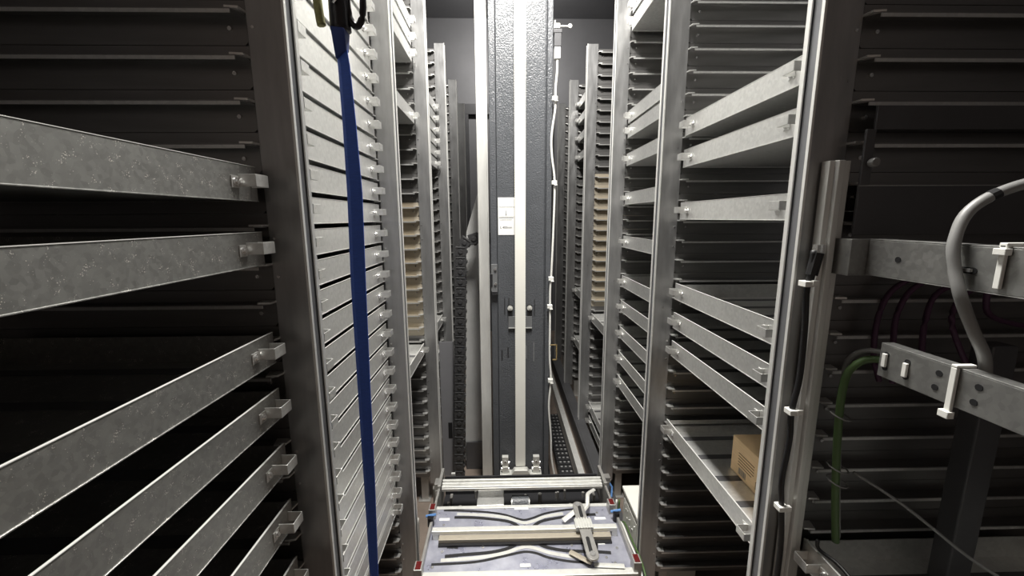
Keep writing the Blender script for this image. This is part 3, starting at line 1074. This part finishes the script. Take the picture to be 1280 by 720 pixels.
for x, z in ((-0.006, -0.070), (-0.005, -0.360), (-0.003, -0.600)):
    b = MB()
    b.box(x - 0.011, x + 0.011, -0.012, 0.010, z - 0.006, z + 0.006)
    b.box(x + 0.004, x + 0.016, -0.014, -0.004, z - 0.003, z + 0.008)
    b.build('cable_tie', WHITEP, blk, bevel=0.001)

br = empty('upper_cable_rail', (0.735, 0.0, 1.745), 'upper galvanised cable rail in the near right bay with a tied grey conduit', 'rail')
b = MB()
b.box(0.0, 0.0025, 0.02, 0.800, 0.0, 0.068)
b.box(0.0, 0.030, 0.02, 0.800, 0.068, 0.0705)
b.box(0.0, 0.015, 0.02, 0.800, -0.002, 0.0)
b.build('rail', GALV_DULL, br, bevel=0.001)
b = MB()
b.box(-0.036, 0.060, 0.800, 0.803, -0.004, 0.070)
b.box(-0.036, -0.021, 0.802, 0.8645, -0.004, 0.070)
b.build('bracket', GALV_DULL, br, bevel=0.001)
MB().cyl((-0.0012, 0.735, 0.035), 'x', 0.0055, 0.0015, 10).build('hole', SLOT, br)
b = MB()
for y in (0.635, 0.612):
    b.cyl((-0.0012, y, 0.030), 'x', 0.0055, 0.0015, 10)
b.box(-0.0012, 0.0005, 0.612, 0.635, 0.0250, 0.0350)
b.build('hole', SLOT, br)
MB().box(-0.006, 0.0, 0.612, 0.635, 0.028, 0.033).build('cable_tie', CONDUIT, br)
b = MB()
b.box(-0.007, 0.034, 0.570, 0.580, 0.069, 0.076)
b.box(-0.007, -0.001, 0.571, 0.579, 0.008, 0.073)
b.box(-0.012, -0.001, 0.567, 0.583, 0.058, 0.068)
b.build('cable_tie', WHITEP, br, bevel=0.001)

b2 = empty('lower_cable_rail', (0.735, 0.0, 1.552), 'lower galvanised cable rail in the near right bay with white ties and drilled holes', 'rail')
b = MB()
b.box(0.0, 0.0025, 0.02, 0.742, 0.0, 0.064)
b.box(0.0, 0.024, 0.02, 0.742, 0.064, 0.0662)
b.build('rail', GALV_DULL, b2, bevel=0.001)
for y, z in ((0.728, 0.046), (0.728, 0.020), (0.687, 0.046), (0.687, 0.018), (0.633, 0.046), (0.636, 0.020), (0.575, 0.046), (0.578, 0.020)):
    MB().cyl((-0.001, y, z), 'x', 0.0055, 0.0014, 10).build('hole', SLOT, b2)
for y, z0, z1 in ((0.728, 0.022, 0.048), (0.687, 0.018, 0.044)):
    MB().box(-0.006, -0.001, y - 0.004, y + 0.004, z0, z1).build('cable_tie', WHITEP, b2, bevel=0.001)
b = MB()
b.box(-0.007, -0.001, 0.603, 0.612, -0.010, 0.066)
b.box(-0.007, 0.026, 0.603, 0.612, 0.0665, 0.071)
b.box(-0.012, 0.0, 0.600, 0.616, -0.020, -0.008)
b.build('cable_tie', WHITEP, b2, bevel=0.001)

cp = smooth_path([(1.05, 0.52, 1.965), (0.88, 0.60, 1.925), (0.80, 0.63, 1.905), (0.745, 0.64, 1.870), (0.722, 0.635, 1.82), (0.720, 0.625, 1.775), (0.722, 0.61, 1.73), (0.745, 0.605, 1.68),
                  (0.770, 0.605, 1.64), (0.785, 0.61, 1.605), (0.782, 0.612, 1.585), (0.778, 0.614, 1.572)], 6)
cd = tag(MB().tube(cp, 0.0084, 10).build('grey_conduit', CONDUIT, smooth=True), 'curved grey conduit bending down between the two cable rails at right', 'conduit')
MB().tube([cp[14], cp[15]], 0.0092, 10).build('band', BLACK, cd)

for m, t, pts, r in (
        (GREEN, 'green and yellow earth cable hanging below the lower cable rail', [(0.80, 0.70, 1.575), (0.765, 0.78, 1.57), (0.738, 0.80, 1.545), (0.728, 0.805, 1.50), (0.730, 0.805, 1.40), (0.744, 0.805, 1.25), (0.757, 0.80, 1.125)], 0.0075),
        (CONDUIT, 'thin grey cable hanging beside the green and yellow cable', [(0.80, 0.70, 1.585), (0.765, 0.79, 1.585), (0.745, 0.82, 1.555), (0.742, 0.82, 1.50), (0.746, 0.82, 1.40), (0.762, 0.82, 1.25), (0.775, 0.815, 1.125)], 0.0055)):
    tag(MB().tube(smooth_path(pts, 6), r, 8).build('hanging_cable', m, smooth=True), t, 'cable')
for cx_, cy_, cz_, rx, t in ((0.737, 0.813, 1.43, 0.019, 'upper white tie band around the hanging green cable'),
                             (0.748, 0.812, 1.305, 0.020, 'middle white tie band around the hanging green cable, where the cord starts'),
                             (0.751, 0.812, 1.270, 0.020, 'lowest white tie band around the hanging green cable')):
    ring = [(cx_ + rx * math.cos(a * PI / 8), cy_ + 0.019 * math.sin(a * PI / 8), cz_ - 0.006 * math.cos(a * PI / 8 + 0.6)) for a in range(16)]
    tag(MB().tube(ring, 0.0017, 6, closed=True).build('tie_band', CONDUIT), t, 'tie', 'tie bands on the hanging cables')
tag(MB().tube(smooth_path([(0.775, 0.80, 1.30), (0.86, 0.76, 1.245), (0.95, 0.70, 1.17), (1.02, 0.66, 1.13)], 5), 0.0032, 6).build('thin_cord', CONDUIT, smooth=True),
    'thin grey cord slanting down to the right from the green cable', 'cord')
pset = [[(0.88, 0.835, 1.735), (0.835, 0.84, 1.70), (0.815, 0.84, 1.64), (0.818, 0.84, 1.56), (0.83, 0.83, 1.50)],
        [(0.92, 0.835, 1.735), (0.865, 0.83, 1.70), (0.845, 0.83, 1.64), (0.842, 0.82, 1.56), (0.85, 0.82, 1.50)],
        [(1.02, 0.83, 1.735), (0.93, 0.83, 1.70), (0.90, 0.82, 1.64), (0.895, 0.81, 1.56), (0.90, 0.80, 1.50)],
        [(1.08, 0.83, 1.74), (0.98, 0.82, 1.70), (0.945, 0.81, 1.65), (0.965, 0.80, 1.58), (1.01, 0.79, 1.50)],
        [(1.20, 0.83, 1.62), (1.10, 0.82, 1.63), (1.02, 0.81, 1.66), (1.0, 0.80, 1.73)]]
ptx = ['leftmost dim purple cable loop between the cable rails', 'second dim purple cable loop from the left between the cable rails',
       'middle dim purple cable loop between the cable rails', 'dim purple cable loop behind the grey conduit',
       'dim purple cable running off to the right behind the grey conduit']
for p, t in zip(pset, ptx):
    tag(MB().tube(smooth_path(p, 6), 0.0055, 8).build('purple_cable', PURPLE, smooth=True), t, 'cable', 'purple cables behind the rails')
b = MB()
b.box(0.722, 1.40, 0.826, 0.832, 1.822, 1.920)
tag(b.build('blank_plate', DARKPL, bevel=0.001), 'dark blank plate above the upper cable rail', 'plate')
b = MB()
b.box(0.742, 1.40, 0.830, 0.836, 2.030, 2.075)
b.box(0.7225, 0.742, 0.826, 0.832, 1.922, 2.030)
tag(b.build('cover_strip', DARKPL, bevel=0.001), 'dark cover strip under the slotted rails of the near right bay', 'plate')
tag(MB().cyl((0.738, 0.826, 1.965), 'y', 0.009, -0.014, 12).build('rubber_stopper', CONDUIT, bevel=0.002), 'round grey stopper on the dark cover strip', 'stopper')
tag(MB().box(0.985, 1.04, 0.76, 0.80, 1.0352, 1.60).build('dark_post', DARKPL, bevel=0.003), 'dim dark upright behind the lower cable rail at far right', 'post')
tag(MB().box(0.685, 1.05, 0.435, 0.440, 0.0, 1.45).build('end_plate', GALV, bevel=0.001), 'grey plate edge at the bottom right corner of the picture', 'plate')

# tray with connector in the near right bay
t7 = make_tray(1, GALV, 0.395)
t7.location = (TR, 0.845 - 0.395, 1.095 - TH)
tag(t7, 'dark tray at bottom right with a connector lying in it', 'tray', 'trays in the near right bay')
cn = empty('cable_connector', (0.845, 0.63, 1.064), 'dark green cable connector with metal ring in the bottom right tray', 'connector')
b = MB()
b.tube([(0.0, 0.0, 0.0), (0.020, 0.035, 0.022)], 0.017, 12)
b.build('shell', CONNG, cn, bevel=0.002)
b = MB()
b.tube([(-0.006, -0.010, -0.008), (0.0, 0.0, 0.0)], 0.0185, 14)
b.build('ring', BRASS, cn)
b = MB()
b.tube([(0.020, 0.035, 0.022), (0.030, 0.060, 0.046)], 0.006, 8)
b.build('tail', CONDUIT, cn)
tag(MB().tube(smooth_path([(0.715, 0.80, 1.13), (0.722, 0.80, 1.105), (0.742, 0.76, 1.095), (0.745, 0.68, 1.075), (0.74, 0.60, 1.05)], 6), 0.004, 8).build('loose_cord', BLACK, smooth=True),
    'black cord draped over the front of the bottom right tray', 'cord')

# dark blank panel low on the far left racks
b = MB()
b.box(-0.445, -0.345, 2.705, 2.711, 0.0, 1.02)
b.box(-0.400, -0.372, 2.7035, 2.7045, 0.30, 0.42, 1)
tag(b.build('steel_partition', [WALLM, SLOT]), 'flat dark grey partition low behind the third left upright', 'partition')

# ------------------------------------------------------------------ lamp housing
lamp = empty('ceiling_lamp', (0.10, 1.50, 4.06), 'long panel lamp under the ceiling above the aisle, out of view', 'lamp')
MB().box(-0.13, 0.13, -0.48, 0.48, 0.0, 0.05).build('housing', WHITEP, lamp, bevel=0.004)
MB().box(-0.02, 0.02, -0.03, 0.03, 0.05, CEIL - 4.06 - 0.002).build('hanger', LEGM, lamp)
